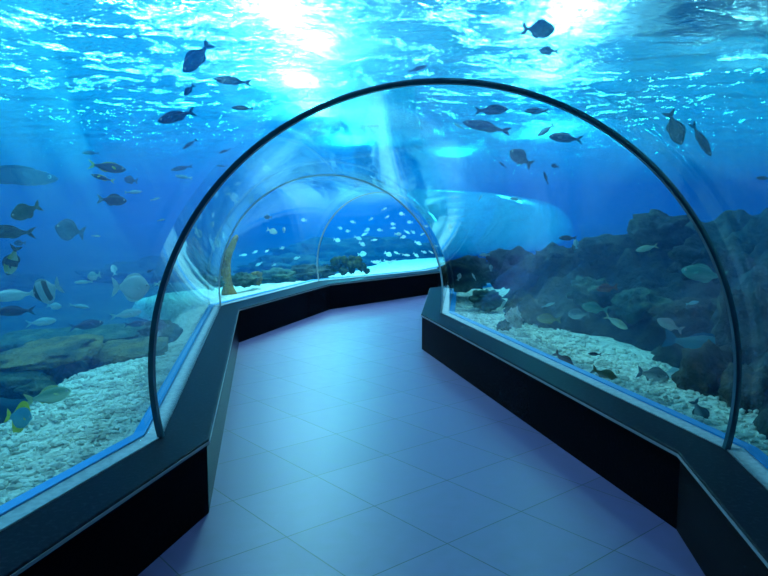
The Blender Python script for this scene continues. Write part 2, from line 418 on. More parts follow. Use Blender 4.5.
def grid_obj(name, x0, x1, y0, y1, st, fn, m, keep):
    nx, ny = int((x1 - x0) / st), int((y1 - y0) / st)
    idx = {}; vs = []; fs = []
    H = [[fn(x0 + i * st, y0 + j * st) for i in range(nx + 1)] for j in range(ny + 1)]
    for j in range(ny):
        for i in range(nx):
            c = [(i, j), (i + 1, j), (i + 1, j + 1), (i, j + 1)]
            if not any(keep(x0 + a * st, y0 + b * st, H[b][a]) for a, b in c): continue
            f = []
            for a, b in c:
                if (a, b) not in idx:
                    idx[a, b] = len(vs); vs.append((x0 + a * st, y0 + b * st, H[b][a]))
                f.append(idx[a, b])
            fs.append(f)
    me = bpy.data.meshes.new(name); me.from_pydata(vs, [], fs); me.materials.append(m)
    for p in me.polygons: p.use_smooth = True
    o = bpy.data.objects.new(name, me); COL.objects.link(o); return o
sand = grid_obj('sand_bed', -8, 9, -1.5, 19, .11, sand_h, M['sand'], lambda x, y, h: h > -.3)
tag(sand, 'pale coarse sand bed along both sides of the tunnel', 'sand', kind='stuff')
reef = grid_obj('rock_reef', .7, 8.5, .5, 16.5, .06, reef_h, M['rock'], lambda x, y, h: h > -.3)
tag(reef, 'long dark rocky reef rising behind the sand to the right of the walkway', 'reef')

def rock_bm(sx, sy, sz, seed, sub=4, rough=.28, freq=1.6, flat=0.0):
    bm = bmesh.new(); bmesh.ops.create_icosphere(bm, subdivisions=sub, radius=1)
    for v in bm.verts:
        p = v.co.copy(); k = Vector((p.x * freq + seed * 7.3, p.y * freq, p.z * freq))
        s = 1 + rough * noise.fractal(k, 1, 2, 4) + rough * .8 * (.4 - noise.voronoi(k * 1.3)[0][0])
        p *= s
        if flat: 
            for i in range(3):
                lim = 1 - flat * .35
                p[i] = math.copysign(min(abs(p[i]), lim + (abs(p[i]) - lim) * .15 if abs(p[i]) > lim else abs(p[i])), p[i])
        v.co = Vector((p.x * sx, p.y * sy, p.z * sz))
    return bm
def rock(name, loc, size, m, label, cat, rz=0, seed=0, **kw):
    tilt = kw.pop('tilt', (0, 0))
    o = obj_from(name, rock_bm(*size, seed, **kw), M[m], smooth=True)
    o.location = loc; o.rotation_euler = (R(tilt[0]), R(tilt[1]), R(rz))
    return tag(o, label, cat)

# left rock ledges
def rk(px, py, Y, *a, **k): return rock(a[0], at_y(px, py, Y), *a[1:], **k)
rk(50, 353, 5.7, 'rock_slab', (.50, .30, .06), 'slab', 'long tan slab nearest the camera on the left rock ledge', 'rock', rz=6, seed=1, flat=.5, rough=.34, freq=2.3, tilt=(14, -8))
rk(131, 351, 6.0, 'rock_slab', (.36, .26, .055), 'slab', 'tan slab beside the dark arch on the left rock ledge', 'rock', rz=10, seed=2, flat=.5, rough=.34, freq=2.4, tilt=(13, -5))
rk(72, 338, 7.0, 'rock_slab', (1.05, .35, .07), 'moss', 'long grey-green slab lying behind the two tan slabs', 'rock', rz=5, seed=3, flat=1, rough=.26, freq=2.0, tilt=(10, -3))
rk(157, 336, 7.2, 'boulder', (.30, .28, .16), 'rock', 'dark rock behind the foot of the dark arch', 'rock', seed=12)
rk(70, 374, 5.75, 'boulder', (.17, .16, .13), 'moss', 'grey-green block propping up the near tan slab', 'rock', seed=4)
rk(15, 384, 5.45, 'boulder', (.30, .18, .10), 'moss', 'low mossy rock behind the yellow angelfish', 'rock', seed=5)
rk(38, 389, 5.35, 'boulder', (.16, .12, .06), 'moss', 'small mossy rock beneath the pale green fish', 'rock', seed=6)
rk(118, 372, 6.0, 'boulder', (.44, .18, .17), 'darkrock', 'dark brown rock in the recess under the tan slab', 'rock', rz=8, seed=8)
rk(10, 372, 5.9, 'boulder', (.55, .2, .15), 'darkrock', 'black rock in the recess at the far left', 'rock', rz=8, seed=9)
rk(28, 455, 3.75, 'stone', (.055, .05, .035), 'moss', 'small dark stone on the pale gravel below the yellow angelfish', 'stone', seed=10, sub=3)
rk(85, 425, 4.35, 'stone', (.06, .05, .03), 'moss', 'flat grey-green stone in the middle of the pale gravel', 'stone', seed=11, sub=3)
# right
g = on_z(706, 392, .34)
rock('boulder', (g.x, g.y, .44), (.20, .18, .22), 'darkrock', 'dark brown peaked boulder on sand beside the right foot of the dark arch', 'rock', seed=14, rough=.4)
rock('boulder', (g.x + .14, g.y - .12, .36), (.22, .11, .07), 'darkrock', 'low dark stone leaning on the peaked brown boulder', 'rock', seed=15, rough=.35)

# ------------------------------------------------------------------ coral gravel, rubble, sponges
def gravel():
    rnd = random.Random(3); bm = bmesh.new()
    base = bmesh.new(); bmesh.ops.create_icosphere(base, subdivisions=1, radius=1); bv = [v.co.copy() for v in base.verts]; bf = [[v.index for v in f.verts] for f in base.faces]; base.free()
    vs, fs = [], []
    def put(q, r):
        z = sand_h(q.x, q.y)
        if z < .0: return
        k = len(vs); rot = Matrix.Rotation(rnd.random() * 6.3, 3, 'Z') @ Matrix.Rotation(rnd.uniform(-.5, .5), 3, 'X')
        sc = Vector((r * rnd.uniform(.8, 1.6), r * rnd.uniform(.6, 1), r * rnd.uniform(.45, .8)))
        for v in bv:
            w = v * rnd.uniform(.8, 1.15); w = rot @ Vector((w.x * sc.x, w.y * sc.y, w.z * sc.z))
            vs.append((q.x + w.x, q.y + w.y, z + r * .25 + w.z))
        fs.extend([[a + k for a in f] for f in bf])
    n = 0
    while n < 5200:
        y = rnd.uniform(2.2, 6.3); t = rnd.random() ** 1.2 * 1.35 + .16
        x = (L1o.x + (y - L1o.y) * (L2o.x - L1o.x) / (L2o.y - L1o.y) if y > L1o.y else L1o.x + (L1o.y - y) * bl.x / -bl.y) - t
        put(Vector((x, y)), rnd.uniform(.010, .026)); n += 1
    n = 0
    while n < 2600:
        y = rnd.uniform(3.2, 9.5); t = rnd.random() * .9 + .16
        x = R1o.x + (y - R1o.y) * (R2o.x - R1o.x) / (R2o.y - R1o.y) + t
        put(Vector((x, y)), rnd.uniform(.010, .026)); n += 1
    me = bpy.data.meshes.new('coral_gravel'); me.from_pydata(vs, [], fs); me.materials.append(M['gravel'])
    o = bpy.data.objects.new('coral_gravel', me); COL.objects.link(o)
    tag(o, 'coarse pale coral gravel strewn over the sand bed', 'gravel', kind='stuff')
gravel()
def on_sand(px, py, z=.33): 
    g = on_z(px, py, z); return Vector((g.x, g.y, max(sand_h(g.x, g.y), reef_h(g.x, g.y))))
p = on_sand(513, 330); rock('coral_piece', (p.x, p.y, p.z + .09), (.085, .07, .12), 'pinkcoral', 'upright pale pink coral lump on the sand right of the walkway', 'coral', seed=21, rough=.5, freq=2.4)
p = on_sand(503, 336); rock('coral_piece', (p.x, p.y, p.z + .04), (.06, .055, .065), 'darkrock', 'small dark speckled coral lump in front of the pale pink one', 'coral', seed=22, rough=.5, freq=2.6)

# things beyond the far kerb
p = on_z(345, 272, .34)
def bush():
    bm = bmesh.new(); rnd = random.Random(5)
    for k in range(46):
        a = rnd.uniform(0, math.pi * 2); e = rnd.uniform(.02, 1.0); r = rnd.uniform(.05, .09)
        c = Vector((math.cos(a) * .42 * math.sqrt(1 - e * e * .8) * rnd.uniform(.5, 1), math.sin(a) * .30 * rnd.uniform(.4, 1), .30 * e * rnd.uniform(.6, 1)))
        rr = bmesh.ops.create_icosphere(bm, subdivisions=3, radius=r)
        for v in rr['verts']:
            q = v.co.normalized(); v.co = v.co * (1 + .5 * noise.noise(q * 3.2 + c * 9)) + c
    return bm
b = obj_from('bushy_coral', bush(), M['bush'], smooth=True); b.location = (p.x, p.y + .45, .30)
tag(b, 'round dark olive bushy coral on the sand behind the far kerb', 'coral')
def sponge(name, h, r, seed, m, label, loc, lean):
    bm = bmesh.new(); rings = []; nseg, n = 26, 14
    for i in range(nseg + 1):
        t = i / nseg; rr = r * (1 - .55 * t) * (1 + .25 * noise.noise(Vector((t * 5, seed, 0))))
        if i == nseg: rr *= .3
        c = Vector((lean * t * t + .04 * math.sin(t * 6 + seed), 0, h * t))
        rings.append([bm.verts.new(c + Vector((rr * math.cos(a) * (1 + .25 * noise.noise(Vector((math.cos(a) * 2, math.sin(a) * 2, t * 9 + seed)))), rr * .8 * math.sin(a), 0))) for a in [2 * math.pi * k / n for k in range(n)]])
    for a, b_ in zip(rings, rings[1:]):
        for k in range(n): bm.faces.new((a[k - 1], a[k], b_[k], b_[k - 1]))
    bm.faces.new(rings[-1]); bm.faces.new(rings[0][::-1]); bmesh.ops.recalc_face_normals(bm, faces=bm.faces)
    o = obj_from(name, bm, M[m], smooth=True); o.location = loc; return tag(o, label, 'sponge')
p = at_y(226, 279, 10.3); sponge('tube_sponge', .98, .10, 1.3, 'sponge', 'tall brown sponge standing in the rubble left of the far kerb', (p.x, p.y, .2), .14)
for i, (px, py, Y, sz, m, lab) in enumerate([
        (212, 282, 9.9, (.16, .14, .10), 'moss', 'grey-green coral rubble left of the tall brown sponge'),
        (244, 280, 10.6, (.20, .15, .10), 'moss', 'grey-green coral rubble right of the tall brown sponge'),
        (256, 278, 10.9, (.10, .09, .11), 'slab', 'tan knobbly coral right of the tall brown sponge'),
        (276, 277, 12.4, (.36, .24, .14), 'moss', 'low rounded green reef mound in the distance right of the brown sponge'),
        (306, 274, 13.2, (.50, .30, .17), 'rock', 'dark flat reef mound left of the bushy coral')]):
    p = at_y(px, py, Y); rock('reef_mound', (p.x, p.y, p.z), sz, m, lab, 'coral', seed=30 + i, rough=.45, freq=2.2)
# distant dark reef, hazy blue
for i, (x, y, sx, sy, sz, lab) in enumerate([
        (-9.2, 14.5, 2.0, 1.4, .30, 'low hazy navy reef far off at the left edge'),
        (-5.6, 16.9, 1.5, 1.5, .28, 'low hazy navy reef far off to the left, beyond the silver round fish'),
        (-2.6, 18.6, 1.2, 1.4, .30, 'low hazy navy reef far beyond the tall brown sponge'),
        (-.6, 21.5, 2.9, 1.4, .62, 'hazy blue reef far behind the small fish school'),
        (9.6, 16.5, 3.2, 1.6, .75, 'hazy dark reef far behind the sloping reef on the right')]):
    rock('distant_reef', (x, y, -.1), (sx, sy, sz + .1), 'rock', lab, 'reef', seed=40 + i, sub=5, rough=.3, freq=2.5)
# boulders lying on the slope of the right-hand reef
for i, (px, py, Y, sz, m, lab) in enumerate([
        (470, 274, 9.2, (.34, .22, .22), 'rock', 'rounded reef boulder at the far left foot of the sloping reef'),
        (512, 270, 9.0, (.42, .28, .27), 'rock', 'broad dark boulder filling the dip left of the sloping reef'),
        (486, 300, 8.3, (.22, .18, .13), 'moss', 'greenish boulder at the edge of the sand beyond the pink coral'),
        (524, 312, 7.6, (.24, .2, .17), 'darkrock', 'dark boulder directly behind the pale pink coral lump'),
        (560, 262, 8.3, (.34, .25, .20), 'rock', 'rounded boulder near the left shoulder of the sloping reef'),
        (610, 252, 7.9, (.40, .3, .19), 'rock', 'broad boulder near the top of the sloping reef'),
        (660, 232, 7.6, (.36, .3, .20), 'rock', 'boulder on the crest of the sloping reef just left of the dark arch'),
        (590, 292, 7.3, (.28, .2, .15), 'moss', 'greenish boulder in the middle of the sloping reef'),
        (640, 305, 6.6, (.30, .2, .15), 'moss', 'greenish boulder low on the sloping reef above the pale sand'),
        (690, 318, 6.0, (.30, .22, .17), 'darkrock', 'blackish boulder above the large teal fish'),
        (716, 262, 6.6, (.36, .3, .22), 'rock', 'boulder behind the dark arch on its right side'),
        (752, 400, 4.3, (.26, .2, .20), 'darkrock', 'dark rock right of the foot of the dark arch'),
        (752, 330, 4.9, (.34, .24, .30), 'rock', 'steep dark rock face at the right edge'),
        (740, 450, 3.75, (.10, .08, .06), 'moss', 'small greenish coral lump beside the right acrylic foot, below the dark rock')]):
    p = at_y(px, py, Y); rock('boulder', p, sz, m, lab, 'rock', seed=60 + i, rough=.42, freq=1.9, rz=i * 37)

# ------------------------------------------------------------------ fish
def lerp_tab(tab, u):
    for (a, x), (b_, y) in zip(tab, tab[1:]):
        if u <= b_: return x + (y - x) * sstep(a, b_, u) if False else x + (y - x) * (u - a) / (b_ - a)
    return tab[-1][1]
PROF = {
    'oval':  [(0, .02), (.04, .30), (.12, .60), (.25, .90), (.42, 1), (.58, .93), (.72, .70), (.86, .38), (1, .20)],
    'long':  [(0, .04), (.05, .38), (.15, .72), (.3, .96), (.45, 1), (.6, .9), (.75, .66), (.88, .38), (1, .22)],
    'disc':  [(0, .05), (.05, .28), (.14, .62), (.28, .93), (.45, 1), (.62, .95), (.78, .68), (.9, .30), (1, .16)],
}
def fish_mesh(name, H, W, prof_, tail=.30, fork=.5, dorsal=.22, anal=.16, bend=0.0, spiky=False):
    """unit-length fish, nose at +x; slot 0 body, 1 fins"""
    bm = bmesh.new(); xe = -.5 + .17; ns, nr = 22, 16; rings = []
    tab = PROF[prof_]
    hh = lambda u: lerp_tab(tab, u) * H / 2
    def bent(x): return bend * (x - .2) ** 2 * (1 if x < .2 else .25)
    def bv(x, y, z): return bm.verts.new((x, y + bent(x), z))
    for i in range(ns + 1):
        u = (i / ns); u = u ** 1.25; x = .5 + (xe - .5) * u; h = hh(u); w = max(.006, h * W * (1 - .35 * u))
        rings.append([bv(x, w * math.cos(a), h * math.sin(a) - .02 * H * math.sin(u * 3)) for a in [2 * math.pi * k / nr for k in range(nr)]])
    for a, b_ in zip(rings, rings[1:]):
        for k in range(nr): bm.faces.new((a[k - 1], a[k], b_[k], b_[k - 1]))
    bm.faces.new(rings[0]); bm.faces.new(rings[-1][::-1])
    nb = len(bm.faces)
    def fin(out, th=.007):
        # outline in x,z; thick at the root, thin at the rim
        cx = sum(p[0] for p in out) / len(out); cz = sum(p[1] for p in out) / len(out)
        L = [bv(x, th * .35, z) for x, z in out]; Rr = [bv(x, -th * .35, z) for x, z in out]
        cl, cr = bv(cx, th, cz), bv(cx, -th, cz); n = len(out); fs = []
        for i in range(n):
            j = (i + 1) % n
            fs += [bm.faces.new((cl, L[i], L[j])), bm.faces.new((cr, Rr[j], Rr[i])), bm.faces.new((L[i], Rr[i], Rr[j], L[j]))]
        for f in fs: f.material_index = 1
    ph = hh(1.0); t = tail / 2 * max(H, .24) / .30
    def half(sg):
        fin([(xe + .03, ph * .7 * sg), (xe - .03, (ph + .35 * t) * sg), (xe - .11, .85 * t * sg), (-.5, t * sg), (-.485 + .05 * fork, .55 * t * sg), (xe - .05 - .08 * (1 - fork), .04 * t * sg), (xe + .02, -.01 * sg)])
    half(1); half(-1)
    def top(u0, u1, hgt, sg, sweep=.05, n=9):
        base, rim = [], []
        for i in range(n + 1):
            v = i / n; u = u0 + (u1 - u0) * v; x = .5 + (xe - .5) * u
            zb = hh(u) * .93 * sg - .02 * H * math.sin(u * 3)
            prof_h = math.sin(math.pi * min(1, v * 1.0 + .08)) ** .6 * (1 - .45 * v)
            if spiky and i % 2: prof_h *= .78
            base.append((x, zb)); rim.append((x - sweep * prof_h, zb + sg * hgt * H * prof_h))
        for i in range(n):
            fin([base[i], base[i + 1], rim[i + 1], rim[i]])
    if dorsal: top(.12 if H > .6 else .28, .90 if H > .6 else .84, dorsal, 1, .10 if H > .7 else .05)
    if anal: top(.25 if H > .6 else .55, .90 if H > .6 else .86, anal, -1, .10 if H > .7 else .05)
    bmesh.ops.recalc_face_normals(bm, faces=bm.faces)
    me = bpy.data.meshes.new(name); bm.to_mesh(me); bm.free()
    for p in me.polygons: p.use_smooth = p.material_index == 0
    return me
KIND = {   # H, mesh, eye position u, half-width factor
    'jack': (.27, fish_mesh('jack', .27, .62, 'long', .30, .75, .16, .12)),
    'slim': (.19, fish_mesh('slim', .19, .75, 'long', .22, .55, .20, .14)),
    'snapper': (.36, fish_mesh('snapper', .36, .46, 'oval', .28, .35, .24, .18, bend=.10)),
    'deep': (.48, fish_mesh('deep', .48, .36, 'oval', .26, .30, .20, .18)),
    'disc': (.66, fish_mesh('disc', .66, .24, 'disc', .24, .10, .16, .16)),
    'tall': (.80, fish_mesh('tall', .80, .17, 'disc', .20, .05, .40, .40)),
    'grouper': (.34, fish_mesh('grouper', .34, .56, 'oval', .26, .05, .20, .14, spiky=True)),
    'curl': (.25, fish_mesh('curl', .25, .6, 'long', .26, .6, .18, .12, bend=.42)),
}
def skin(name, back, belly, spots=None, rough=.45, band=None):
    m, nt, out = mat(name)
    tc = N(nt, 'ShaderNodeTexCoord'); sx = N(nt, 'ShaderNodeSeparateXYZ'); nt.links.new(tc.outputs['Generated'], sx.inputs[0])
    mr = N(nt, 'ShaderNodeMapRange'); mr.inputs[1].default_value = .36; mr.inputs[2].default_value = .60
    nt.links.new(sx.outputs['Z'], mr.inputs[0])
    mx = N(nt, 'ShaderNodeMix', data_type='RGBA'); mx.inputs[6].default_value = c4(belly); mx.inputs[7].default_value = c4(back)
    nt.links.new(mr.outputs[0], mx.inputs[0]); last = mx.outputs[2]
    if band:        # (count, colour): upright bands across the flank
        wv = N(nt, 'ShaderNodeMath', operation='SINE'); ml = N(nt, 'ShaderNodeMath', operation='MULTIPLY'); ml.inputs[1].default_value = band[0] * 6.283
        nt.links.new(sx.outputs['X'], ml.inputs[0]); nt.links.new(ml.outputs[0], wv.inputs[0])
        st = N(nt, 'ShaderNodeMath', operation='GREATER_THAN'); st.inputs[1].default_value = .25; nt.links.new(wv.outputs[0], st.inputs[0])
        m2 = N(nt, 'ShaderNodeMix', data_type='RGBA'); m2.inputs[7].default_value = c4(band[1]); nt.links.new(st.outputs[0], m2.inputs[0]); nt.links.new(last, m2.inputs[6]); last = m2.outputs[2]
    nz = N(nt, 'ShaderNodeTexNoise'); nz.inputs['Scale'].default_value = 24; nt.links.new(tc.outputs['Generated'], nz.inputs['Vector'])
    m3 = N(nt, 'ShaderNodeMix', data_type='RGBA', blend_type='MULTIPLY'); m3.inputs[0].default_value = .4
    nt.links.new(last, m3.inputs[6]); nt.links.new(nz.outputs[0], m3.inputs[7])
    b_ = N(nt, 'ShaderNodeBsdfPrincipled', Roughness=rough); b_.inputs['Specular IOR Level'].default_value = .3
    nt.links.new(m3.outputs[2], b_.inputs['Base Color']); nt.links.new(b_.outputs[0], out.inputs[0]); return m
SK = {
    'navy': (skin('backlit_navy_skin', (.004, .009, .022), (.008, .018, .035)), skin('backlit_navy_fin', (.006, .014, .03), (.006, .014, .03))),  # near-black: the backlit silhouette is put into the skin colour
    'grey': (skin('grey_skin', (.02, .035, .055), (.05, .08, .10)), skin('grey_fin', (.06, .10, .13), (.06, .10, .13))),
    'blue': (skin('blue_skin', (.012, .05, .13), (.04, .12, .22)), skin('blue_fin', (.04, .12, .25), (.04, .12, .25))),
    'yellowtail': (skin('yellowtail_skin', (.008, .02, .03), (.02, .04, .05)), skin('yellow_fin', (.75, .75, .08), (.75, .75, .08))),
    'greenblack': (skin('greenblack_skin', (.004, .010, .005), (.010, .022, .008)), skin('greenblack_fin', (.03, .05, .02), (.03, .05, .02))),
    'silver': (skin('silver_skin', (.55, .75, .75), (.85, .9, .9), rough=.3), skin('silver_fin', (.6, .8, .8), (.6, .8, .8))),
    'pale': (skin('pale_skin', (.30, .55, .60), (.75, .85, .85), rough=.35), skin('pale_fin', (.4, .65, .7), (.4, .65, .7))),
    'ringed': (skin('ringed_skin', (.85, .9, .85), (.85, .9, .85), band=(2.6, (.05, .09, .08))), skin('white_fin', (.9, .92, .9), (.9, .92, .9))),
    'banded': (skin('banded_skin', (.75, .62, .10), (.8, .75, .4), band=(2.2, (.01, .015, .02))), skin('black_fin', (.02, .02, .03), (.02, .02, .03))),
    'angel': (skin('angel_skin', (.10, .45, .62), (.15, .5, .6)), skin('angel_fin', (.85, .80, .05), (.85, .80, .05))),
    'sandy': (skin('sandy_skin', (.22, .38, .22), (.72, .80, .55)), skin('sandy_fin', (.65, .65, .25), (.65, .65, .25))),
    'gold': (skin('gold_skin', (.45, .50, .36), (.75, .75, .55)), skin('gold_fin', (.5, .5, .3), (.5, .5, .3))),
    'olive': (skin('olive_skin', (.16, .15, .04), (.30, .28, .12)), skin('olive_fin', (.22, .20, .06), (.22, .20, .06))),
    'red': (skin('red_skin', (.22, .05, .06), (.42, .16, .14)), skin('red_fin', (.35, .15, .12), (.35, .15, .12))),
    'pink': (skin('pink_skin', (.55, .36, .32), (.70, .52, .45)), skin('pink_fin', (.5, .35, .3), (.5, .35, .3))),
    'teal': (skin('teal_skin', (.02, .20, .24), (.03, .24, .30)), skin('teal_fin', (.02, .16, .26), (.02, .16, .26))),
    'green': (skin('green_skin', (.06, .26, .20), (.14, .38, .30)), skin('green_fin', (.10, .34, .26), (.10, .34, .26))),
    'slate': (skin('slate_skin', (.14, .19, .21), (.50, .58, .55)), skin('slate_fin', (.16, .22, .25), (.16, .22, .25))),
}
EYE_W, EYE_B = principled('eye_ring', (.7, .75, .7), .3), principled('eye_pupil', (.005, .005, .008), .1)
def eye_mesh():
    bm = bmesh.new(); bmesh.ops.create_uvsphere(bm, u_segments=14, v_segments=10, radius=1)
    for f in bm.faces: f.material_index = 1 if f.calc_center_median().z > .80 else 0
    for v in bm.verts: v.co.z *= .55
    me = bpy.data.meshes.new('eye'); bm.to_mesh(me); bm.free(); me.materials.append(EYE_W); me.materials.append(EYE_B)
    for p in me.polygons: p.use_smooth = True
    return me
EYE_M = eye_mesh()
def pec_mesh():
    bm = bmesh.new(); out = [(0, 0), (.01, .022), (-.05, .05), (-.12, .055), (-.135, .03), (-.10, .0), (-.04, -.012)]
    a = [bm.verts.new((x, .004, z)) for x, z in out]; b_ = [bm.verts.new((x, -.004, z)) for x, z in out]; bm.faces.new(a); bm.faces.new(b_[::-1])
    for i in range(len(out)): bm.faces.new((a[i - 1], a[i], b_[i], b_[i - 1]))
    bmesh.ops.recalc_face_normals(bm, faces=bm.faces); me = bpy.data.meshes.new('pectoral_fin'); bm.to_mesh(me); bm.free(); me.materials.append(None); return me
PEC_M = pec_mesh()
def clear_of(p, r):
    if inside_tunnel(p, .14 + r): return False
    return p.z - r * .6 > max(sand_h(p.x, p.y), reef_h(p.x, p.y)) and p.z < ZS - .25
def fish(px, py, length, ang, Y, kind, col, label, yaw=0.0, group=None, roll=0.0, cat='fish', parts=None):
    """px, py, length: where and how large the photograph shows it; ang: heading in the picture; yaw: turned away"""
    H, me = KIND[kind]
    best = None
    for k in range(80):
        for sgn in ((0,) if k == 0 else (1, -1)):
            Yk = Y + sgn * k * .15
            if Yk < 2.4: continue
            p = at_y(px, py, Yk); Lw = length / F * (Yk / ray(px, py).y) / math.cos(R(yaw))
            if clear_of(p, .5 * H * Lw * .9): best = (p, Lw); break
        if best: break
    if best is None: print('NO ROOM', label); p = at_y(px, py, Y); best = (p, length / F * Y)
    p, Lw = best
    v = (p - EYEP).normalized(); rt = v.cross(Vector((0, 0, 1))).normalized(); up = rt.cross(v)
    a = R(ang); d = (rt * math.cos(a) + up * math.sin(a)) * math.cos(R(yaw)) + v * math.sin(R(yaw))
    side = (up * math.cos(a) - rt * math.sin(a)) * (1 if math.cos(a) >= -1e-6 else -1)
    side = (side - d * side.dot(d)).normalized()
    if roll: side = Matrix.Rotation(R(roll), 3, d) @ side
    y = side.cross(d)
    o = bpy.data.objects.new('fish', me); COL.objects.link(o)
    o.matrix_world = Matrix.Translation(p) @ Matrix((d, y, side)).transposed().to_4x4() @ Matrix.Scale(Lw, 4)
    if not me.materials: me.materials.append(SK['navy'][0]); me.materials.append(SK['navy'][1])
    for i in (0, 1): o.material_slots[i].link = 'OBJECT'; o.material_slots[i].material = SK[col][i]
    tag(o, label, cat, group)
    if parts if parts is not None else length >= 15:
        tab = PROF['disc' if kind in ('disc', 'tall') else 'long' if kind in ('jack', 'slim', 'curl') else 'oval']
        u = .115; hu = lerp_tab(tab, u) * H / 2; W = dict(jack=.62, slim=.75, snapper=.46, deep=.36, disc=.24, tall=.17, grouper=.56, curl=.6)[kind]
        x = .5 - .83 * u
        for sg in (1, -1):
            e = bpy.data.objects.new('eye', EYE_M); COL.objects.link(e); e.parent = o
            er = .020 + .03 * (H - .2); e.scale = (er, er, er)
            e.location = (x, sg * hu * W * .90, hu * .28); e.rotation_euler = (-sg * math.pi / 2, 0, 0)
            q = bpy.data.objects.new('pectoral_fin', PEC_M); COL.objects.link(q); q.parent = o
            u2 = .32; h2 = lerp_tab(tab, u2) * H / 2; b0 = {'curl': .42, 'snapper': .10}.get(kind, 0); x2 = .5 - .83 * u2
            q.location = (x2, sg * h2 * W * .86 + b0 * (x2 - .2) ** 2 * .25, -h2 * .22); q.rotation_euler = (sg * R(12), R(12), -sg * R(28))
            q.material_slots[0].link = 'OBJECT'; q.material_slots[0].material = SK[col][1]
    return o
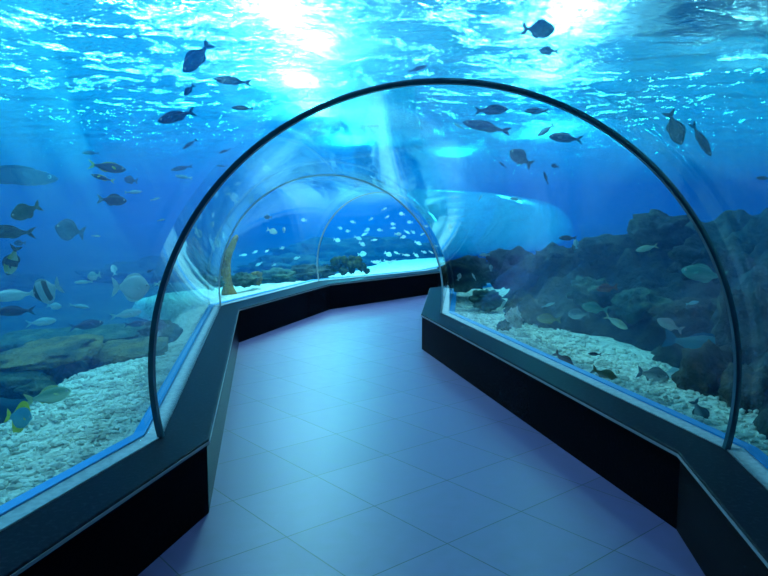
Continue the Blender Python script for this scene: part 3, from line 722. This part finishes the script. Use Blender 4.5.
FISH = [
    # upper left, against the bright surface
    (197, 57, 41, 228, 6.0, 'snapper', 'navy', 'large dark blue fish diving head first, highest on the left', 0),
    (189, 90, 15, 226, 7.0, 'snapper', 'navy', 'small dark fish diving just below the large diving fish', 0),
    (233, 81, 38, 176, 6.5, 'slim', 'navy', 'slender dark fish with raised fins swimming level under the bright glare', 20),
    (243, 108, 23, 179, 7.0, 'slim', 'navy', 'slim dark fish above the left side of the dark arch', 0),
    (177, 116, 39, 197, 6.0, 'jack', 'navy', 'dark navy fish with pale tail tip heading down to the left', 0),
    (190, 144, 18, 215, 7.0, 'slim', 'navy', 'small slim navy fish slanting down below the pale-tailed fish', 0),
    (182, 168, 22, 191, 7.0, 'slim', 'blue', 'slim blue fish level above a thin pale one, beside the dark arch', 0),
    (184, 177, 17, 172, 7.4, 'slim', 'pale', 'thin pale fish just under the slim blue fish by the dark arch', 0),
    (225, 151, 13, 200, 7.4, 'slim', 'blue', 'tiny slim blue fish nearest the upper left curve of the dark arch', 0),
    (222, 166, 11, 178, 7.6, 'slim', 'blue', 'tiny dark dash of a fish touching the left curve of the dark arch', 0),
    (107, 167, 36, 352, 5.6, 'jack', 'yellowtail', 'dark fish with bright yellow forked tail', 0),
    (103, 178, 23, 163, 5.9, 'slim', 'yellowtail', 'slim dark fish directly below the fish with the yellow forked tail', 0),
    (131, 180, 13, 170, 6.5, 'deep', 'blue', 'small stubby blue fish right of the slim dark one with yellowish tail', 30),
    (91, 153, 17, 180, 6.8, 'slim', 'blue', 'faint slim blue fish above the fish with the yellow forked tail', 0),
    (133, 192, 17, 3, 6.8, 'slim', 'pale', 'thin pale blue fish above and right of the dark oval fish', 0),
    (112, 200, 28, 356, 5.6, 'snapper', 'navy', 'dark oval fish swimming right, alone in the blue', 0),
    (155, 199, 10, 15, 7.2, 'slim', 'pale', 'tiny pale fish right of the dark oval fish', 0),
    (8, 175, 92, 356, 11.5, 'slim', 'navy', 'big hazy blue shark-like fish at the left edge', 0),
    (26, 211, 30, 203, 4.4, 'deep', 'greenblack', 'green-black deep-bodied fish with pale tail, near the left edge', 0),
    (11, 232, 46, 177, 4.6, 'jack', 'navy', 'dark fish cut off by the left edge, level with the blue rounded fish', 0),
    (20, 243, 11, 180, 6.0, 'deep', 'blue', 'tiny blue fish just below the dark fish at the left edge', 0),
    (70, 230, 28, 165, 6.2, 'disc', 'blue', 'rounded dark blue fish shaped like a bat, left of the tunnel', 0),
    (12, 260, 32, 252, 4.4, 'snapper', 'banded', 'black and yellow banded fish pointing straight down', 25),
    (47, 290, 27, 200, 4.6, 'disc', 'ringed', 'white-rimmed round fish with dark middle, seen half head-on', 38),
    (15, 295, 42, 183, 4.8, 'jack', 'silver', 'pale cyan fish cut off by the left edge', 0),
    (131, 287, 36, 358, 5.2, 'disc', 'silver', 'silver round fish with a pointed snout, left of the dark arch', 15),
    (94, 276, 13, 190, 5.6, 'deep', 'pale', 'small pale fish turned end-on above the slim ones', 40),
    (84, 282, 18, 180, 5.9, 'slim', 'pale', 'long faint pale fish touching the small end-on fish', 0),
    (114, 270, 11, 100, 6.0, 'deep', 'pale', 'small pale fish standing upright above the silver round fish', 20),
    (160, 284, 12, 0, 5.6, 'deep', 'pale', 'pale fish half hidden behind the left leg of the dark arch', 0),
    (54, 306, 14, 350, 5.9, 'deep', 'pale', 'small pale oval fish under the white-rimmed round fish', 0),
    (79, 306, 19, 348, 6.0, 'slim', 'pale', 'thin pale fish between two pale fish, over the dark water', 0),
    (41, 322, 28, 4, 5.5, 'jack', 'pale', 'pale cyan fish over the long grey-green slab at left', 0),
    (86, 325, 33, 6, 5.6, 'jack', 'blue', 'blue torpedo-shaped fish just above the long grey-green slab', 0),
    (126, 314, 31, 8, 5.5, 'curl', 'pale', 'thin pale fish with curved back below the silver round fish', 0),
    (135, 324, 22, 2, 5.9, 'jack', 'blue', 'faint bluish fish just above the slabs beside the dark arch', 0),
    (16, 311, 36, 178, 5.2, 'jack', 'navy', 'dark navy fish at the left edge below the pale cyan one', 0),
    (48, 396, 43, 7, 4.7, 'snapper', 'sandy', 'pale green fish with yellowish outline resting over the gravel', 0),
    (19, 417, 24, 345, 3.9, 'tall', 'angel', 'blue angelfish with bright yellow fins above the gravel', 25),
    (150, 271, 7, 200, 7.0, 'snapper', 'navy', 'tiny dark fish left of the dark arch, above the silver round fish', 0),
    (161, 220, 8, 10, 7.2, 'slim', 'pale', 'tiny pale fish in the blue between dark oval fish and arch', 0),
    (96, 236, 9, 355, 6.6, 'slim', 'pale', 'tiny pale fish right of the rounded bat-shaped fish', 0),
    # above the arch
    (538, 29, 33, 356, 7.4, 'deep', 'navy', 'dark rounded fish beside the right-hand glare at the top', 0),
    (549, 51, 20, 175, 8.0, 'snapper', 'blue', 'faint blue fish just below the dark rounded fish at the top', 0),
    (417, 69, 20, 18, 8.0, 'slim', 'grey', 'thin grey fish just above the top of the dark arch', 0),
    (371, 126, 18, 4, 8.6, 'slim', 'grey', 'thin dark fish just inside the top left of the dark arch', 0),
    (491, 110, 34, 2, 8.6, 'jack', 'navy', 'dark bullet-shaped fish heading right, highest inside the dark arch', 0),
    (537, 111, 24, 178, 8.8, 'jack', 'grey', 'grey fish facing left, level with the dark bullet-shaped fish', 0),
    (487, 127, 50, 168, 8.6, 'slim', 'navy', 'longest slender dark fish inside the upper part of the dark arch', 0),
    (459, 126, 12, 150, 9.4, 'slim', 'pale', 'tiny pale fish at the nose of the longest slender fish', 0),
    (546, 130, 20, 215, 9.2, 'jack', 'pale', 'pale fish with raised tail touching the grey-blue fish on its right', 0),
    (566, 138, 34, 172, 8.8, 'jack', 'grey', 'grey-blue fish with small dark tail heading left, nearest the right curve of the arch', 0),
    (521, 158, 27, 146, 8.6, 'deep', 'grey', 'broad grey-blue fish slanting up to the left in the pale water', 0),
    (503, 165, 10, 140, 9.4, 'slim', 'blue', 'tiny blue fish left of the broad grey-blue fish', 0),
    (555, 166, 8, 165, 9.0, 'deep', 'navy', 'tiny dark fish right of the broad grey-blue fish', 0),
    (546, 178, 14, 108, 8.8, 'slim', 'navy', 'small dark fish standing head up below the broad grey-blue fish', 0),
    (675, 128, 36, 292, 6.0, 'snapper', 'grey', 'plump grey fish diving head down, right of the dark arch', 25),
    (701, 139, 40, 300, 6.0, 'slim', 'navy', 'slender dark fish diving parallel to the plump grey one', 0),
    (764, 178, 14, 178, 7.0, 'jack', 'navy', 'dark fish at the right edge above the reef', 0),
    # along the right-hand reef
    (568, 238, 18, 180, 7.2, 'jack', 'navy', 'dark-backed fish at the left shoulder of the sloping reef', 0),
    (576, 244, 10, 100, 7.1, 'deep', 'pale', 'tiny pale fish just below the dark-backed fish', 0),
    (647, 248, 22, 195, 6.6, 'jack', 'gold', 'tan fish high on the sloping reef', 0),
    (607, 288, 21, 188, 6.4, 'snapper', 'red', 'dark red fish with pale tail tip over the sloping reef', 0),
    (595, 308, 27, 172, 6.3, 'snapper', 'green', 'green fish just above the left end of the pale gold one', 0),
    (579, 314, 22, 182, 6.6, 'deep', 'slate', 'grey deep-bodied fish left of the green fish', 0),
    (616, 322, 26, 331, 6.2, 'jack', 'gold', 'pale gold fish slanting down to the right over dark rock', 0),
    (549, 319, 25, 178, 6.8, 'snapper', 'olive', 'olive brown fish at the edge of the sand', 0),
    (548, 305, 14, 20, 7.2, 'slim', 'pale', 'slim pale fish above the olive brown fish', 0),
    (670, 325, 27, 158, 5.6, 'snapper', 'pink', 'pinkish fish left above the large teal fish', 0),
    (699, 345, 68, 352, 5.0, 'grouper', 'teal', 'large teal fish with spiky back fin, left of the right leg of the arch', 0),
    (704, 274, 43, 172, 5.6, 'snapper', 'green', 'large dim green fish beside the right curve of the arch', 0),
    (692, 303, 13, 15, 5.6, 'jack', 'pale', 'small pale fish below the large dim green fish', 0),
    (653, 375, 31, 352, 4.8, 'deep', 'slate', 'grey fish with pale belly close to the sand, left of the peaked boulder', 0),
    (672, 373, 20, 5, 4.9, 'deep', 'pale', 'pale blue fish between grey fish and peaked boulder', 0),
    (564, 360, 25, 322, 5.5, 'snapper', 'red', 'reddish grey fish nosing down beside the right acrylic foot', 0),
    (605, 375, 29, 338, 4.9, 'snapper', 'olive', 'olive yellow fish close to the right acrylic foot', 0),
    (595, 354, 13, 180, 5.5, 'jack', 'navy', 'small dark fish over the bright sand', 0),
    (700, 412, 27, 300, 4.0, 'deep', 'slate', 'grey fish nosing down in front of the peaked boulder, by the arch foot', 0),
    (516, 199, 13, 175, 9.5, 'jack', 'pale', 'small pale fish above the tip of the bright wedge of light', 0),
    (480, 198, 8, 60, 9.8, 'slim', 'pale', 'tiny pale fish slanting upward above the bright wedge', 0),
    (455, 197, 11, 178, 9.8, 'slim', 'pale', 'tiny pale fish level at the upper left of the bright wedge', 0),
    (450, 228, 9, 95, 9.0, 'deep', 'pale', 'small pale fish standing upright beside the right leg of the first pale arch', 0),
    (485, 255, 11, 182, 8.4, 'jack', 'pale', 'pale fish over the far left end of the sloping reef', 0),
    (491, 268, 7, 95, 8.4, 'deep', 'pale', 'tiny pale upright fish under the pale one on the far reef', 0),
    (474, 277, 9, 120, 8.2, 'slim', 'silver', 'tiny silver fish slanting left over the far reef', 0),
    (459, 277, 8, 70, 7.9, 'deep', 'silver', 'tiny bright silver fish just above the far end of the right-hand sand', 0),
    # seen through the left side, beyond the dark arch
    (198, 232, 13, 300, 8.5, 'deep', 'silver', 'pale rounded fish just inside the left curve of the dark arch', 0),
    (217, 242, 11, 290, 9.0, 'deep', 'pale', 'pale upright fish left of the tall brown sponge', 0),
    (212, 225, 8, 70, 9.0, 'deep', 'pale', 'small pale fish above the upright one left of the brown sponge', 0),
    (272, 231, 11, 340, 11.0, 'deep', 'silver', 'brightest silver fish in the blue below the first pale arch', 0),
    (284, 230, 6, 90, 11.0, 'deep', 'pale', 'tiny pale fish just right of the brightest silver fish', 0),
    (268, 217, 8, 180, 11.0, 'deep', 'navy', 'tiny dark fish above the brightest silver fish', 0),
]
for f in FISH:
    px, py, ln, an, Y, kd, cl, lab, yw = f
    fish(px, py, ln, an, Y, kd, cl, lab, yaw=yw)
SCHOOL = [(365, 234, 8), (358, 238, 8), (362, 244, 7), (374, 240, 7), (362, 254, 9), (384, 209, 6), (393, 228, 6), (398, 234, 7), (403, 237, 6), (407, 232, 7),
          (380, 230, 6), (387, 217, 5), (393, 224, 5), (402, 214, 6), (388, 254, 8), (397, 253, 7), (406, 255, 8), (416, 255, 7), (424, 252, 6), (431, 252, 6),
          (378, 262, 7), (387, 262, 8), (393, 261, 7), (374, 262, 7), (418, 243, 8), (423, 234, 6), (413, 232, 5), (353, 222, 6), (367, 230, 6), (340, 228, 5),
          (337, 240, 7), (304, 220, 6), (255, 252, 6), (243, 255, 8), (267, 251, 5), (282, 248, 5), (297, 258, 7), (228, 194, 6), (259, 264, 8), (274, 265, 5), (348, 231, 5), (371, 219, 5), (410, 222, 6), (426, 226, 5), (436, 246, 5)]
rs = random.Random(11)
for px, py, ln in SCHOOL:
    right = px > 325
    fish(px, py, ln * 1.02, rs.choice([0, 180]) + rs.uniform(-35, 35), (14.0 if right else 12.0) + rs.uniform(-.8, 1.6), rs.choice(['deep', 'jack', 'snapper']), 'silver',
         'small silvery fish of the school hovering beyond the far arches' if right else 'small silvery fish drifting beyond the left side of the first pale arch',
         yaw=rs.uniform(-30, 30), group='silvery school beyond the far arches' if right else 'silvery fish left of the far arches', parts=False)
SUN, SUN2 = 3.1, 2.6
LAMPS = [(-1.3, 8.8, .5, 1.6, 300), (-1.0, 10.6, .5, 1.2, 240), (-1.6, 13.2, .5, 2.0, 700), (-1.6, 17, .6, 2.4, 1000), (-1.2, 25, 1, 4, 1800),
         (2.3, 9.0, .4, 1.6, 190), (3.0, 12.4, .5, 2, 260), (0, 4.5, .8, 1.5, 120), (-4.2, 5, 1, 2, 300), (5, 22, 1.2, 4, 400), (3.0, 30, 1.5, 5, 500)]  # lamp above the left sand is added to brighten it
SMALL = [(5.7, 11.3, .9, .12, 22), (4.6, 9.0, .5, .1, 10), (3.8, 8.0, .6, .1, 10), (4.4, 10.2, .5, .1, 8)]  # mostly added under the roof to fleck the shaded surface

# ------------------------------------------------------------------ light
w = bpy.data.worlds.new('world'); scn.world = w; w.use_nodes = True
bg = w.node_tree.nodes['Background']; bg.inputs[0].default_value = (.08, .60, 1.0, 1); bg.inputs[1].default_value = 1.35
def area(name, x, y, z, sx, sy, watts, color):
    d = bpy.data.lights.new(name, 'AREA'); d.shape = 'RECTANGLE'; d.size = sx; d.size_y = sy; d.energy = watts; d.color = color
    o = bpy.data.objects.new(name, d); COL.objects.link(o); o.location = (x, y, z); return o
WHITE, CYAN = (.85, .96, 1), (.55, .9, 1)
for i, (x, y, sx, sy, e) in enumerate(LAMPS):
    area("tank_or_fill_lamp", x, y, 4.4, sx, sy, e, WHITE)
sd = bpy.data.lights.new('daylight', 'SUN'); sd.energy = SUN; sd.color = (.45, .85, 1); sd.angle = R(6)
so = bpy.data.objects.new('daylight', sd); COL.objects.link(so); so.location = (-6, 30, 12)
so.rotation_euler = Vector((-.20, .66, .72)).to_track_quat('Z', 'Y').to_euler()      # shines from beyond the tunnel towards the camera
for x, y, sx, sy, e in SMALL: area('tank_or_fill_lamp', x, y, 4.25, sx, sy, e, WHITE)
sd2 = bpy.data.lights.new('glint_sun', 'SUN'); sd2.energy = SUN2; sd2.color = (.45, .82, 1); sd2.angle = R(8)  # second sun added so the right of the surface glints
so2 = bpy.data.objects.new('glint_sun', sd2); COL.objects.link(so2); so2.location = (9, 30, 12)
so2.rotation_euler = Vector((.17, .67, .72)).to_track_quat('Z', 'Y').to_euler()
# unseen roof added to darken the right of the tank and the reef
bm = bmesh.new(); bmesh.ops.create_cube(bm, size=1)
for v in bm.verts: v.co = Vector((3.1 if v.co.x < 0 else 12, 2 if v.co.y < 0 else 12.5, 4.5 if v.co.z < 0 else 4.65))
roof = tag(obj_from('shade_roof', bm, M['rear']), 'added dark roof shading the right side of the tank', 'shade_roof', kind='structure')
bm = bmesh.new(); bmesh.ops.create_cube(bm, size=1)  # skirt added below the roof edge to hold back lamp light
for v in bm.verts: v.co = Vector((3.0 if v.co.x < 0 else 3.1, 2 if v.co.y < 0 else 12.5, 4.06 if v.co.z < 0 else 4.65))
obj_from('shade_skirt', bm, M['rear'], roof)

vs = scn.view_settings
vs.view_transform = 'Standard'; vs.look = 'None'; vs.exposure = 0.0; vs.gamma = 1.0; vs.use_curve_mapping = False
cy = scn.cycles
cy.use_denoising = True; cy.max_bounces = 8; cy.transparent_max_bounces = 32; cy.volume_bounces = 1
cy.sample_clamp_indirect = 4.0; cy.caustics_reflective = False; cy.caustics_refractive = False
